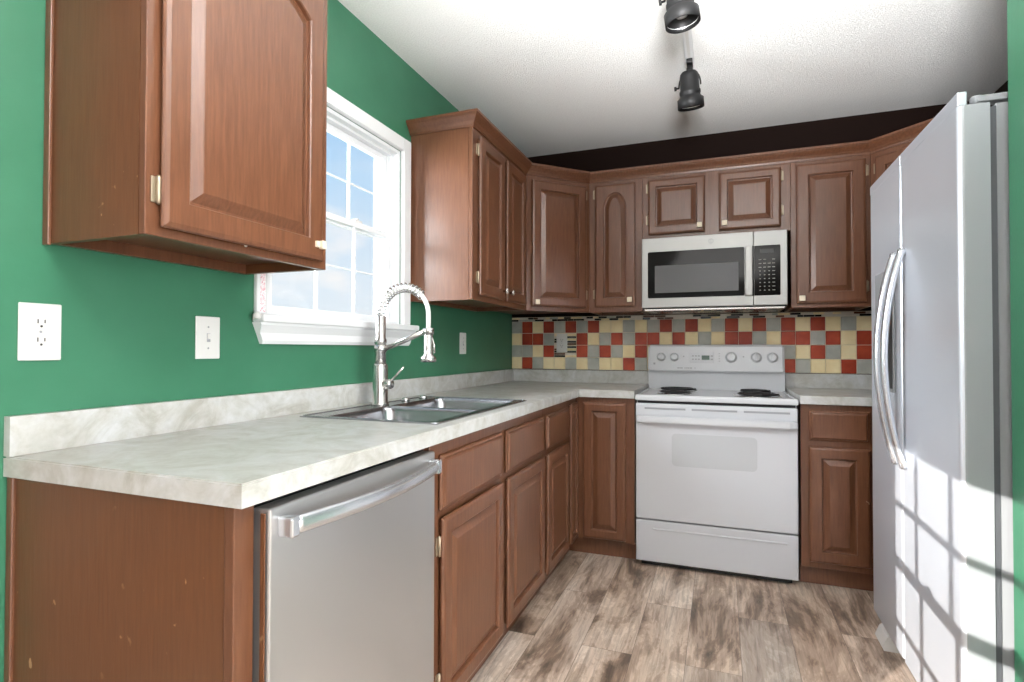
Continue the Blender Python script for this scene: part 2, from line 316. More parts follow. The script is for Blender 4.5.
def hung_window(name, F, W_, z0, z1, mun_cols=3, casing=True, film=False, mv=.006, mh=.0035, skip=()):
    """double-hung window filling an opening; F origin = left edge of the opening at z=0, w=0 on the room face of the wall"""
    root = bpy.data.objects.new(name, None); COL.objects.link(root); root.location = F.translation; root['kind'] = 'structure'
    bm = BM(); zm = (z0+z1)/2
    for a in ((0, .02, z0, z1), (W_-.02, W_, z0, z1), (.02, W_-.02, z0, z0+.008), (.02, W_-.02, z1-.015, z1)): lbox(bm, F, *a, -.12, -.002)
    for a in ((.02, .027, z0, z1), (W_-.027, W_-.02, z0, z1), (.027, W_-.027, z1-.024, z1-.015)): lbox(bm, F, *a, -.12, -.03)
    for a in ((.027, .033, z0, z1), (W_-.033, W_-.027, z0, z1)): lbox(bm, F, *a, -.12, -.05)
    struct('window_frame', bm, 'vinyl', root)
    for nm, a0, a1, w in (('lower_sash', z0+.009, zm+.014, -.04), ('upper_sash', zm-.014, z1-.025, -.068)):
        bm = BM(); u0, u1 = .0335, W_-.0335; st = .024
        for a in ((u0, u0+st, a0, a1), (u1-st, u1, a0, a1), (u0+st, u1-st, a0, a0+st), (u0+st, u1-st, a1-st, a1)): lbox(bm, F, *a, w-.013, w+.013, 0, .003)
        s = struct(nm, bm, 'vinyl', root)
        g0, g1, h0, h1 = u0+st, u1-st, a0+st, a1-st
        for i in range(1, mun_cols):
            if i in skip: continue
            c = g0+(g1-g0)*i/mun_cols; bm = BM(); lbox(bm, F, c-mv, c+mv, h0, h1, w-.005, w+.005, 0, .002); struct('muntin', bm, 'vinyl', s)
        c = (h0+h1)/2; bm = BM(); lbox(bm, F, g0, g1, c-mh, c+mh, w-.0045, w+.0045, 0, .002); struct('muntin', bm, 'vinyl', s)
        bm = BM(); lbox(bm, F, g0-.004, g1+.004, h0-.004, h1+.004, w-.0015, w+.0015); struct('glass', bm, 'glass', s)
        if nm == 'lower_sash':
            for c in (W_*.33, W_*.67):
                bm = BM(); lbox(bm, F, c-.025, c+.025, a1, a1+.012, w-.012, w+.006, 0, .003); lathe(bm, [(.008, 0), (.008, .018)], F @ Vector((c, a1, w-.003)), (0, 0, 1), 12); struct('sash_lock', bm, 'plastic', s)
    if casing:
        cw = .068; cl = .048; bm = BM()
        for a in ((-cl, 0, z0, z1+.062), (W_, W_+cw, z0, z1+.062), (0, W_, z1, z1+.062)): lbox(bm, F, *a, .0, .016, 0, .003)
        for a in ((-.014, -.002, z0, z1+.014), (W_+.002, W_+.014, z0, z1+.014), (-.002, W_+.002, z1+.002, z1+.014)): lbox(bm, F, *a, .014, .021, 0, .002)
        struct('casing', bm, 'white_trim', root)
        bm = BM()   # stool and moulded apron with returned ends
        lbox(bm, F, -cl-.006, W_+cw+.025, z0-.028, z0-.002, -.0, .05, 0, .006)
        lbox(bm, F, .0, W_, z0-.026, z0+.002, -.118, .0)
        struct('stool', bm, 'white_trim', root)
        bm = BM(); prof = [(0, 0), (.012, 0), (.018, .012), (.018, .035), (.034, .06), (.034, .068), (0, .068)]
        x0, x1 = -cl-.004, W_+cw+.02; zb = z0-.096
        a = [bm.verts.new(F @ Vector((x0+.03*(1-v/.068), zb+v, w))) for w, v in prof]; b = [bm.verts.new(F @ Vector((x1-.03*(1-v/.068), zb+v, w))) for w, v in prof]
        bm.faces.new(a[::-1]); bm.faces.new(b)
        for i in range(len(prof)): j = (i+1) % len(prof); bm.faces.new((a[i], a[j], b[j], b[i]))
        struct('apron', bm, 'white_trim', root)
        bm = BM(); lathe(bm, [(.004, 0), (.012, .004), (.013, .014), (.006, .024)], F @ Vector((-cl-.014, z0-.02, .03)), (0, 0, 1), 9); struct('broken_stool_end', bm, 'plastic', root)
    if film:
        bm = BM(); lbox(bm, F, -cl+.012, -.016, z0+.004, z1+.02, .0155, .0168); struct('printed_film_strip', bm, 'film', root)
    return root
hung_window('window_1', FR((0, WY0, 0), (0, 1, 0)), WY1-WY0, WZ0, WZ1, 3, True, True)
hung_window('window_2', FR((-1.6, NY0, 0), (0, 1, 0)), NY1-NY0, NZ0, NZ1, 4, False, False, .011, .011, (1,))
root = bpy.data.objects.new('added_right_window', None); COL.objects.link(root); root.location = (4.6, LY0, LZ0); root['kind'] = 'structure'  # unseen window, added to let fill light in from the right
bm = BM()
for a in ((LY0, LY0+.05, LZ0, LZ1), (LY1-.05, LY1, LZ0, LZ1), (-4.625, -4.575, LZ0+.05, LZ1-.05), (LY0+.05, LY1-.05, LZ0, LZ0+.05), (LY0+.05, LY1-.05, LZ1-.05, LZ1)): box(bm, 4.62, 4.7, *a)
struct('window_frame', bm, 'vinyl', root)
bm = BM(); box(bm, 4.658, 4.662, LY0+.05, LY1-.05, LZ0+.05, LZ1-.05); struct('glass', bm, 'glass', root)
# unseen rear window, added as an opening for the rear fill lamp
root = bpy.data.objects.new('added_rear_window', None); COL.objects.link(root); root.location = (RX0, -8.4, RZ0); root['kind'] = 'structure'
bm = BM()
for a in ((RX0, RX0+.05, RZ0, RZ1), (RX1-.05, RX1, RZ0, RZ1), (.3, .35, RZ0, RZ1), (RX0, RX1, RZ0, RZ0+.05), (RX0, RX1, RZ1-.05, RZ1)): box(bm, a[0], a[1], -8.5, -8.42, a[2], a[3])
struct('window_frame', bm, 'vinyl', root)
bm = BM(); box(bm, RX0+.05, RX1-.05, -8.462, -8.458, RZ0+.05, RZ1-.05); struct('glass', bm, 'glass', root)

# ------------------------------------------------------------------ cabinet doors and drawers
def outline(w, h, m_, arch=0.0, n=24):
    """closed outline inset by m_, same point count always; top edge may rise in a cathedral arch"""
    pts = [(m_, m_), (w-m_, m_)]
    x0, x1 = w-m_, m_
    for i in range(n+1):
        t = i/n; x = x0+(x1-x0)*t; uu = abs(2*t-1)
        y = h-m_
        if arch:
            f = 1-uu**2.7 if uu < 1 else 0
            y = h-m_-arch+arch*f
        pts.append((x, y))
    return pts
def door_mesh(F, w, h, st=.058, arch=0.0, t=.02):
    bm = BM(); loops = []
    def ring(m_, wv_, ar=0.0): loops.append([bm.verts.new(F @ Vector((p[0], p[1], wv_))) for p in outline(w, h, m_, ar)])
    ring(.009, 0); ring(.009, t-.011); ring(0, t-.011); ring(0, t-.007); ring(.003, t-.003); ring(.009, t-.001); ring(.012, t)
    ring(st-.004, t, arch); ring(st-.001, t-.003, arch); ring(st+.001, t-.012, arch); ring(st+.006, t-.0125, arch)
    ring(st+.028, t-.0015, arch*.94); ring(st+.031, t-.0005, arch*.94)
    for a, b in zip(loops, loops[1:]):
        for i in range(len(a)): j = (i+1) % len(a); bm.faces.new((a[i], a[j], b[j], b[i]))
    bm.faces.new(loops[0][::-1]); bm.faces.new(loops[-1]); return bm
def slab_mesh(F, w, h, t=.02):
    bm = BM(); loops = []
    for m_, z in ((.009, 0), (.009, t-.016), (0, t-.016), (0, t-.012), (.004, t-.009), (.009, t-.008), (.012, t-.002), (.017, t)):
        loops.append([bm.verts.new(F @ Vector(p+(z,))) for p in ((m_, m_), (w-m_, m_), (w-m_, h-m_), (m_, h-m_))])
    for a, b in zip(loops, loops[1:]):
        for i in range(4): j = (i+1) % 4; bm.faces.new((a[i], a[j], b[j], b[i]))
    bm.faces.new(loops[0][::-1]); bm.faces.new(loops[-1]); return bm
def shift(F, u, v, w=0): return F @ Matrix.Translation((u, v, w))
def hinge(F, u, v, parent):     # face-frame hinge: knuckle and leaf beside the door edge
    bm = BM(); lbox(bm, F, u-.009, u+.004, v-.026, v+.026, .0005, .004, 0, .001)
    p = F @ Vector((u+.004, v-.03, .007)); lathe(bm, [(.0015, 0), (.005, .004), (.005, .056), (.0015, .06)], p, (0, 0, 1), 10)
    obj('hinge', bm, 'brass', parent)
def square_knob(F, u, v, parent, w0=.02):
    bm = BM(); p = F @ Vector((u, v, w0)); wv_ = (F.to_3x3() @ Vector((0, 0, 1)))
    lathe(bm, [(.006, -.001), (.005, .012)], p, wv_, 12, mi=0)
    lbox(bm, F, u-.014, u+.014, v-.014, v+.014, w0+.012, w0+.022, 1, .003)
    obj('knob', bm, ['nickel', 'knob'], parent)
def oval_knob(F, u, v, parent, w0=.02):
    bm = BM(); p = F @ Vector((u, v, w0)); wv_ = (F.to_3x3() @ Vector((0, 0, 1)))
    lathe(bm, [(.006, -.001), (.005, .012), (.014, .018), (.015, .024), (.009, .029), (.001, .03)], p, wv_, 16)
    obj('knob', bm, 'nickel', parent)
def door(parent, F, u0, u1, v0, v1, arch=0.0, st=.058, hinges=None, knob=None, kn=square_knob, mt='face'):
    G = shift(F, u0, v0, .002)
    d = obj('door', door_mesh(G, u1-u0, v1-v0, st, arch), mt, parent)
    if hinges:
        side, vs = hinges
        for v in vs:
            if side == 'l': hinge(shift(F, u0-.005, 0, 0), 0, v, d)
            else:
                bm = BM(); lbox(bm, F, u1+.001, u1+.014, v-.026, v+.026, .0005, .004, 0, .001)
                lathe(bm, [(.0015, 0), (.005, .004), (.005, .056), (.0015, .06)], F @ Vector((u1+.003, v-.03, .007)), (0, 0, 1), 10); obj('hinge', bm, 'brass', d)
    if knob: kn(F, knob[0], knob[1], d)
    return d
def drawer(parent, F, u0, u1, v0, v1, name='drawer_front'):
    return obj(name, slab_mesh(shift(F, u0, v0, .0008), u1-u0, v1-v0), 'face', parent)

def wall_box(F, w, z0, z1, depth, bottom=.022, mi_side=1):
    """wall cabinet carcass: two sides, recessed bottom, top, back, face frame"""
    bm = BM()
    lbox(bm, F, 0, .016, z0, z1, -depth, -.019, mi_side); lbox(bm, F, w-.016, w, z0, z1, -depth, -.019, mi_side)
    lbox(bm, F, .016, w-.016, z0+bottom, z0+bottom+.014, -depth, -.019, 0); lbox(bm, F, .016, w-.016, z1-.014, z1, -depth, -.019, 0)
    lbox(bm, F, .016, w-.016, z0, z1, -depth, -depth+.018, 0)
    lbox(bm, F, 0, w, z0, z1, -.0185, 0, 0, .0015, 1)
    return bm

ZU, ZT = 1.356, 2.15
XF = .322
# --- wall cabinet left of the window
Fl = FR((XF, 0, 0), (0, 1, 0))
t = thing('wall_cabinet', (XF/2, -2.6, ZU), 'brown wall cabinet hung alone to the left of the window over the dishwasher', 'cabinet', )
XF1 = .305; ZU1 = 1.36
F = FR((XF1, -2.847, 0), (0, 1, 0)); w = .533
bm = wall_box(F, w, ZU1, ZT, XF1-.004, .028); obj('body', bm, ['face', 'side'], t)
bm = BM(); lbox(bm, F, -.008, 0.0, ZU1-.004, ZT, -XF1+.001, -XF1+.02, 0, .002); obj('scribe_moulding', bm, 'face', t)
door(t, F, .024, .5, ZU1+.018, 2.135, arch=.05, st=.06, hinges=('l', (1.452, 2.05)))
d = t.children[-1]
bm = BM(); lbox(bm, F, .462, .474, 1.413, 1.43, .02, .03, 0, .002); lbox(bm, F, .478, .492, 1.41, 1.433, .018, .036, 1, .003); obj('catch', bm, ['knob', 'knob'], d)
bm = BM(); lathe(bm, [(.008, 0), (.007, .006), (.003, .009)], (.30, -2.6, ZU+.028), (0, 0, -1), 10); obj('bumper', bm, 'plastic', t)
# --- two-door wall cabinet right of the window
t = thing('wall_cabinet', (XF/2, -1.0, ZU), 'brown two-door wall cabinet on the green wall just right of the window', 'cabinet')
F = FR((XF, -1.356, 0), (0, 1, 0)); w = 1.356-.625
obj('body', wall_box(F, w, ZU, ZT, XF-.004), ['face', 'face'], t)
door(t, F, .052, .352, ZU+.025, 2.11, st=.055, hinges=('l', (1.462, 2.048)), knob=(.327, 1.425), kn=oval_knob)
door(t, F, .392, .68, ZU+.025, 2.11, st=.055, hinges=('r', (1.462, 2.048)), knob=(.415, 1.425), kn=oval_knob)
# --- diagonal corner wall cabinets
def diag_cabinet(pts, F, w, label, **kw):
    t = thing('corner_wall_cabinet', (sum(p[0] for p in pts)/5, sum(p[1] for p in pts)/5, ZU), label, 'cabinet')
    bm = BM(); prism(bm, pts, ZU+.02, ZT); lbox(bm, F, .001, w-.001, ZU, ZT-.001, -.02, .001); obj('body', bm, 'face', t)
    door(t, F, .03, w-.03, ZU+.025, 2.11, **kw); return t
a = Vector((XF, -.621, 0)); b = Vector((.621, -XF, 0)); F = FR(a, b-a); w = (b-a).length
diag_cabinet([(.003, -.003), (.003, -.621), (XF, -.621), (.621, -XF), (.621, -.003)], F, w, 'brown diagonal wall cabinet in the left back corner above the counter', st=.055, hinges=('r', (1.46, 2.06)), knob=(.055, 1.405))
a = Vector((2.085, -XF, 0)); b = Vector((XR-XF, -.605, 0)); F = FR(a, b-a); w = (b-a).length
diag_cabinet([(XR-.003, -.003), (2.085, -.003), (2.085, -XF), (XR-XF, -.605), (XR-.003, -.605)], F, w, 'dark brown diagonal wall cabinet in the right corner, mostly behind the fridge', st=.055, hinges=('l', (1.46, 2.055)), knob=(w-.055, 1.405))
# --- back wall cabinets
def back_cab(x0, x1, z0, label):
    t = thing('wall_cabinet', ((x0+x1)/2, -XF/2, z0), label, 'cabinet'); F = FR((x0, -XF, 0), (1, 0, 0))
    obj('body', wall_box(F, x1-x0, z0, ZT, XF-.004), ['face', 'face'], t); return t, F
t, F = back_cab(.6215, .9375, ZU, 'narrow brown wall cabinet with an arched door panel left of the microwave')
door(t, F, .037, .275, ZU+.03, 2.115, arch=.075, st=.055, hinges=('l', (1.463, 2.065)), knob=(.245, 1.425))
t, F = back_cab(.938, 1.7145, 1.772, 'short brown two-door wall cabinet directly above the microwave')
door(t, F, .033, .345, 1.797, 2.115, st=.045, hinges=('l', (1.885, 2.07)), knob=(.316, 1.832))
door(t, F, .418, .73, 1.797, 2.115, st=.045, hinges=('r', (1.885, 2.07)), knob=(.447, 1.832))
t, F = back_cab(1.715, 2.0845, ZU, 'brown single-door wall cabinet right of the microwave beside the fridge')
door(t, F, .026, .345, ZU+.022, 2.115, st=.06, hinges=('r', (1.46, 2.055)), knob=(.05, 1.405))

# --- crown moulding, mitred sweep
def sweep(path, prof, name):
    bm = BM(); n = len(path); P = [Vector(p+(0,)) for p in path]; rings = []
    for i in range(n):
        d0 = (P[i]-P[i-1]).normalized() if i else None; d1 = (P[i+1]-P[i]).normalized() if i < n-1 else None
        d0 = d0 or d1; d1 = d1 or d0
        n0 = Vector((d0.y, -d0.x, 0)); n1 = Vector((d1.y, -d1.x, 0)); mt_ = (n0+n1).normalized(); mt_ /= mt_.dot(n0)
        rings.append([bm.verts.new(P[i]+mt_*q[0]+Vector((0, 0, q[1]))) for q in prof])
    for a, b in zip(rings, rings[1:]):
        for k_ in range(len(prof)): j = (k_+1) % len(prof); bm.faces.new((a[k_], a[j], b[j], b[k_]))
    bm.faces.new(rings[0][::-1]); bm.faces.new(rings[-1]); return bm
prof = [(.0015, 2.136), (.006, 2.136), (.009, 2.146), (.012, 2.15), (.016, 2.158), (.03, 2.172), (.036, 2.178), (.036, 2.181), (.041, 2.184), (.041, 2.196), (.0015, 2.196)]
bm = sweep([(.001, -1.356), (XF, -1.356), (XF, -.621), (.621, -XF), (2.085, -XF), (XR-XF, -.605), (XR-XF, -.62)], prof, 'crown')
tag(obj('crown_moulding', bm, 'face'), 'stepped brown crown moulding running along the tops of the wall cabinets', 'moulding')

# ------------------------------------------------------------------ base cabinets
XB = .61; ZB = .873
def base_body(bm, F, w, depth, z1=ZB, toe=.05, toe_h=.095):
    lbox(bm, F, 0, w, toe_h, z1, -depth, 0, 0, .0012, 1); lbox(bm, F, 0.001, w-.001, 0.0, toe_h, -depth, -toe, 1)
# end panel beside dishwasher
t = thing('end_panel', (.3, -2.885, 0), 'scuffed brown cabinet end panel with a narrow post at the near counter end', 'panel')
bm = BM(); box(bm, .02, .588, -2.905, -2.865, 0, ZB); obj('side_panel', bm, 'side', t)
bm = BM(); box(bm, .588, XB, -2.9075, -2.865, 0, ZB, 0, .002); obj('post', bm, 'face', t)
bm = BM(); box(bm, .001, .02, -2.912, -2.865, 0, ZB, 0, .003); obj('scribe_moulding', bm, 'face', t)
# sink base
t = thing('sink_base_cabinet', (.3, -1.73, 0), 'brown two-door sink base cabinet between the dishwasher and the narrow drawer cabinet', 'cabinet')
F = FR((XB, -2.2545, 0), (0, 1, 0))
bm = BM(); w = 2.2545-1.2155
lbox(bm, F, 0, w, .095, .70, -XB+.003, -.02); lbox(bm, F, 0, w, .0, .095, -XB+.003, -.05, 0)
lbox(bm, F, 0, .02, .7, ZB, -XB+.003, -.02); lbox(bm, F, w-.02, w, .7, ZB, -XB+.003, -.02)
lbox(bm, F, 0, w, .095, ZB, -.0195, 0, 0, .0012, 1)
obj('body', bm, 'face', t)
oo = 2.2545
for (y0, y1, sd_) in ((-2.205, -1.742, 'l'), (-1.692, -1.242, 'r')):
    drawer(t, F, y0+oo, y1+oo, .675, .832, 'false_drawer_front')
    door(t, F, y0+oo, y1+oo, .108, .655, st=.052, hinges=(sd_, (.19, .575)))
t = thing('base_cabinet', (.3, -1.0, 0), 'narrow brown drawer base cabinet between the sink cabinet and the corner cabinet', 'cabinet')
F = FR((XB, -1.215, 0), (0, 1, 0)); bm = BM(); base_body(bm, F, .4195, XB-.003); obj('body', bm, ['face', 'face'], t)
drawer(t, F, .022, .397, .675, .832); door(t, F, .022, .397, .108, .655, st=.052, hinges=None)
# corner
t = thing('corner_base_cabinet', (.4, -.4, 0), 'brown corner base cabinet with two tall doors meeting at the inside corner', 'cabinet')
bm = BM(); prism(bm, [(.003, -.003), (.003, -.795), (XB, -.795), (XB, -XB), (.932, -XB), (.932, -.003)], .095, ZB)
prism(bm, [(.003, -.004), (.003, -.794), (XB-.05, -.794), (XB-.05, -XB+.05), (.931, -XB+.05), (.931, -.004)], 0, .095); obj('body', bm, 'face', t)
F = FR((XB, -.795, 0), (0, 1, 0)); door(t, F, .018, .165, .108, .845, st=.032)
F = FR((XB, -XB, 0), (1, 0, 0)); door(t, F, .045, .277, .108, .845, st=.05)
# right of the range
t = thing('base_cabinet', (2.1, -.3, 0), 'brown base cabinet with one drawer and door between the stove and fridge', 'cabinet')
F = FR((1.722, -XB, 0), (1, 0, 0)); bm = BM(); base_body(bm, F, XR-.003-1.722, XB-.003); obj('body', bm, ['face', 'face'], t)
drawer(t, F, .035, .286, .70, .845); door(t, F, .035, .286, .125, .672, st=.055)
bm = BM(); tube(bm, [(1.9885, -.6325, .435), (1.998, -.634, .43), (2.0, -.634, .422)], .002, 8); obj('missing_knob_screw', bm, 'brass', t)

# ------------------------------------------------------------------ countertops
def L_top(pts, z0=.8735, z1=.914, hole=None):
    bm = BM()
    if not hole:
        prism(bm, pts, z0, z1)
    return bm
SX0, SX1, SY0, SY1 = .095, .592, -2.18, -1.385     # sink rim
t = thing('countertop', (.3, -1.5, .8735), 'long pale marbled laminate countertop wrapping the left corner around the sink', 'countertop')
bm = BM(); hx0, hx1, hy0, hy1 = SX0+.02, SX1-.02, SY0+.02, SY1-.02; CX = .636; CY0 = -2.917
z0, z1 = .8735, .914
xs = [.001, hx0, hx1, CX]; ys = [CY0, hy0, hy1, -.636, -.001]
vt = {}
def V(x, y, z):
    key = (round(x, 5), round(y, 5), z)
    if key not in vt: vt[key] = bm.verts.new((x, y, z))
    return vt[key]
cells = [(i, j) for i in range(3) for j in range(4) if (i, j) != (1, 1)]
ext = (CX, .934, -.636, -.001)
quads = [(xs[i], xs[i+1], ys[j], ys[j+1]) for i, j in cells] + [ext]
for (x0, x1, y0, y1) in quads:
    bm.faces.new((V(x0, y0, z1), V(x1, y0, z1), V(x1, y1, z1), V(x0, y1, z1)))
    bm.faces.new((V(x0, y1, z0), V(x1, y1, z0), V(x1, y0, z0), V(x0, y0, z0)))
for e_ in [e_ for e_ in bm.edges if len(e_.link_faces) == 1 and abs(e_.verts[0].co.z-z1) < 1e-4]:
    a, b = e_.verts
    bm.faces.new((a, b, V(b.co.x, b.co.y, z0), V(a.co.x, a.co.y, z0)))
bmesh.ops.recalc_face_normals(bm, faces=bm.faces)
es = [e_ for e_ in bm.edges if abs(e_.verts[0].co.z-z1) < 1e-4 and abs(e_.verts[1].co.z-z1) < 1e-4 and len(e_.link_faces) == 2 and abs(e_.link_faces[0].normal.z) + abs(e_.link_faces[1].normal.z) < 1.5]
bmesh.ops.bevel(bm, geom=es, offset=.003, segments=2, affect='EDGES')
obj('worktop', bm, 'laminate', t)
bm = BM(); prism(bm, [(.001, -2.917), (.021, -2.917), (.021, -.021), (.934, -.021), (.934, -.001), (.001, -.001)], .9145, .9955); obj('backsplash_lip', bm, 'laminate', t)
t = thing('countertop', (2.1, -.3, .8735), 'short pale marbled laminate countertop right of the stove beside the fridge', 'countertop')
bm = BM(); box(bm, 1.717, XR-.001, -.636, -.001, z0, z1, 0, .003); obj('worktop', bm, 'laminate', t)
bm = BM(); box(bm, 1.717, XR-.001, -.021, -.001, .9145, .9955); obj('backsplash_lip', bm, 'laminate', t)

# ------------------------------------------------------------------ tile backsplash
rows = ['GRCRGRGRCCGCGRGRCGRCRGRCRCGC', 'CRRGMMRCGRGRRCRCGCRRGCRRGRCR', 'GGCRMMRGRGCRCGRCRRGCGRGCRGCR', 'CRGCCGCGCCRGCRGGCRCGRCRGCCRG']
bm = BM(); P0, PX, PZ = 0.0, .077, .0815; zt0 = .9985
box(bm, .001, 2.68, -.003, -.0005, zt0, 1.353, 3)
rnd = random.Random(5); idx = {'R': 0, 'C': 1, 'G': 2}
for r_, row in enumerate(rows):
    row = row + 'GRCRGCR'
    for c_, ch in enumerate(row):
        x0 = P0+c_*PX+.0015; x1 = P0+(c_+1)*PX-.0015; zb = zt0+(3-r_)*PZ+.0015; zt = zb+PZ-.003
        if x1 > 2.68: continue
        x0 = max(x0, .003)
        if ch == 'M':
            for q in range(5):
                zz = zb+q*.0152
                box(bm, x0, x1, -.008, -.003, zz, zz+.012, rnd.choice([1, 4, 4, 6, 5]), .001, 1)
        else: box(bm, x0, x1, -.008, -.003, zb, zt, idx[ch], .0015, 1)
x = .003
zb = zt0+4*PZ+.0005
for k_ in range(3):
    x = .003; zz = zb+k_*.0132
    while x < 2.66:
        ln = rnd.uniform(.03, .075)
        if zz+.0115 < 1.3535: box(bm, x, min(x+ln-.002, 2.675), -.008, -.003, zz, zz+.0115, rnd.choice([4, 4, 5, 5, 6, 1, 2]), .001, 1)
        x += ln
tag(obj('tile_backsplash', bm, ['t_red', 't_cream', 't_grey', 'grout', 't_black', 't_white', 't_brown']), 'backsplash of red, cream and grey square tiles under a thin mosaic strip', 'tiles')

# ------------------------------------------------------------------ wall plates
def duplex(F, label, group=None, cat='outlet', w=.08, h=.122, mat_='plastic'):
    t = thing('wall_outlet', F.translation, label, cat, group)
    bm = BM(); lbox(bm, F, -w/2, w/2, -h/2, h/2, 0.0005, .006, 0, .0025); obj('cover_plate', bm, mat_, t)
    for s in (-1, 1):
        bm = BM(); c = s*.0195
        pts = [(.017*cos(a_)*1.0, .0145*sin(a_)) for a_ in [2*pi*i/24 for i in range(24)]]
        pts = [(max(-.0165, min(.0165, p[0]*1.12)), p[1]+c) for p in pts]
        prism(bm, pts, .006, .0078, 0, T=F)
        r_ = obj('receptacle', bm, mat_, t)
        bm = BM()
        for dx, hh in ((-.0065, .009), (.0065, .0075)): lbox(bm, F, dx-.0011, dx+.0011, c+.003-hh/2, c+.003+hh/2, .0077, .0082)
        lathe(bm, [(.0026, 0), (.0026, .0005)], F @ Vector((0, c-.0075, .0077)), F.to_3x3() @ Vector((0, 0, 1)), 12)
        obj('slots', bm, 'slot', r_)
    bm = BM(); lathe(bm, [(.003, 0), (.0025, .001)], F @ Vector((0, 0, .006)), F.to_3x3() @ Vector((0, 0, 1)), 12); obj('screw', bm, 'print', t)
    return t
duplex(FR((0, -2.857, 1.169), (0, 1, 0)), 'large white duplex outlet on the green wall at the far left of the photo')
duplex(FR((.364, -.009, 1.176), (1, 0, 0)), 'white duplex outlet set into the red, cream and grey tiles', w=.075, h=.125)
def switch(F, label, w=.078, h=.12):
    t = thing('light_switch', F.translation, label, 'switch')
    bm = BM(); lbox(bm, F, -w/2, w/2, -h/2, h/2, 0.0005, .006, 0, .0025); obj('cover_plate', bm, 'plastic', t)
    bm = BM(); lbox(bm, F, -.0055, .0055, -.012, .012, .006, .0075, 1); lbox(bm, F, -.004, .004, -.004, .011, .0065, .015, 0, .0015); obj('toggle', bm, ['plastic', 'print'], t)
    for s in (-.03, .03):
        bm = BM(); lathe(bm, [(.003, 0), (.0025, .001)], F @ Vector((0, s, .006)), F.to_3x3() @ Vector((0, 0, 1)), 10); obj('screw', bm, 'print', t)
switch(FR((0, -2.445, 1.165), (0, 1, 0)), 'white toggle switch plate on the green wall left of the window')
switch(FR((0, -.79, 1.166), (0, 1, 0)), 'small white switch plate on the green wall right of the faucet, below the cabinet')

# ------------------------------------------------------------------ sink
t = thing('kitchen_sink', ((SX0+SX1)/2, (SY0+SY1)/2, .914), 'stainless steel double-bowl drop-in sink set in the long countertop', 'sink')
bm = BM(); ym = -1.80; zt = .9175
bx0, bx1 = SX0+.085, SX1-.032
bowls = [(bx0, bx1, SY0+.03, ym-.012), (bx0, bx1, ym+.012, SY1-.03)]
def rrect(x0, x1, y0, y1, r, n=6):
    p = []
    for cx, cy, a0 in ((x1-r, y1-r, 0), (x0+r, y1-r, 90), (x0+r, y0+r, 180), (x1-r, y0+r, 270)):
        for i in range(n+1): a_ = R(a0+90*i/n); p.append((cx+r*cos(a_), cy+r*sin(a_)))
    return p
# deck as strips between the bowls
for a in ((SX0, bx0, SY0, SY1), (bx1, SX1, SY0, SY1), (bx0, bx1, SY0, SY0+.03), (bx0, bx1, ym-.012, ym+.012), (bx0, bx1, SY1-.03, SY1)):
    box(bm, a[0], a[1], a[2], a[3], .9142, zt)
tube(bm, [(p[0], p[1], .9173) for p in rrect(SX0+.002, SX1-.002, SY0+.002, SY1-.002, .02)+[rrect(SX0+.002, SX1-.002, SY0+.002, SY1-.002, .02)[0]]], .0028, 6)
obj('rim', bm, 'steel_sink', t)
for k_, (x0, x1, y0, y1) in enumerate(bowls):
    bm = BM(); loops = []
    for ins, zz, rr in ((0, zt+.0003, .004), (.003, zt-.004, .03), (.006, .90, .045), (.016, .745, .05), (.03, .73, .045), (.12, .726, .03)):
        loops.append([bm.verts.new((px, py, zz)) for px, py in rrect(x0+ins, x1-ins, y0+ins, y1-ins, rr)])
    for a, b in zip(loops, loops[1:]):
        for i in range(len(a)): j = (i+1) % len(a); bm.faces.new((a[i], a[j], b[j], b[i])).smooth = True
    bm.faces.new(loops[-1])
    # outside skin so the bowl has thickness
    bo = [[bm.verts.new((px, py, zz)) for px, py in rrect(x0+ins-.0025, x1-ins+.0025, y0+ins-.0025, y1-ins+.0025, .045)] for ins, zz in ((.004, .913), (.014, .74), (.03, .7235))]
    for a, b in zip(bo, bo[1:]):
        for i in range(len(a)): j = (i+1) % len(a); bm.faces.new((b[i], b[j], a[j], a[i]))
    bm.faces.new(bo[-1][::-1]); bw = obj('bowl', bm, 'steel_sink', t)
    bm = BM(); lathe(bm, [(.045, 0), (.043, .003), (.034, .002), (.03, -.002), (.002, -.002)], ((x0+x1)/2, (y0+y1)/2, .7265), (0, 0, 1), 24); obj('strainer', bm, 'chrome', bw)
for (x, y) in ((.13, -1.60), (.14, -1.47)):
    bm = BM(); lathe(bm, [(.018, 0), (.018, .006), (.014, .012), (.004, .015)], (x, y, zt), (0, 0, 1), 18); obj('hole_cover', bm, 'chrome', t)
# ------------------------------------------------------------------ faucet
FX, FY, zf = .135, -1.79, zt+.0003
t = thing('kitchen_faucet', (FX, FY, zf), 'tall brushed nickel spring-neck faucet standing at the back of the sink', 'faucet')
bm = BM(); lathe(bm, [(.034, 0), (.034, .008), (.029, .012), (.029, .152), (.0265, .158), (.022, .16)], (FX, FY, zf), (0, 0, 1), 32); obj('base', bm, 'nickel', t)
bm = BM(); lathe(bm, [(.0215, 0), (.0215, .085), (.0235, .088), (.0235, .1), (.0195, .104), (.0195, .19), (.016, .193)], (FX, FY, zf+.152), (0, 0, 1), 32); obj('column', bm, 'nickel', t)
arc = []
xe = .345; cx_ = (FX+xe)/2; rx_ = (xe-FX)/2; zA = 1.262
for i in range(41):
    a_ = pi - pi*i/40; arc.append(Vector((cx_+rx_*cos(a_), FY, zA+.105*sin(a_))))
arc.append(Vector((xe, FY, 1.235))); arc.append(Vector((xe, FY, 1.19)))
bm = BM(); tube(bm, arc, .0085, 10); obj('hose', bm, 'plastic', t)
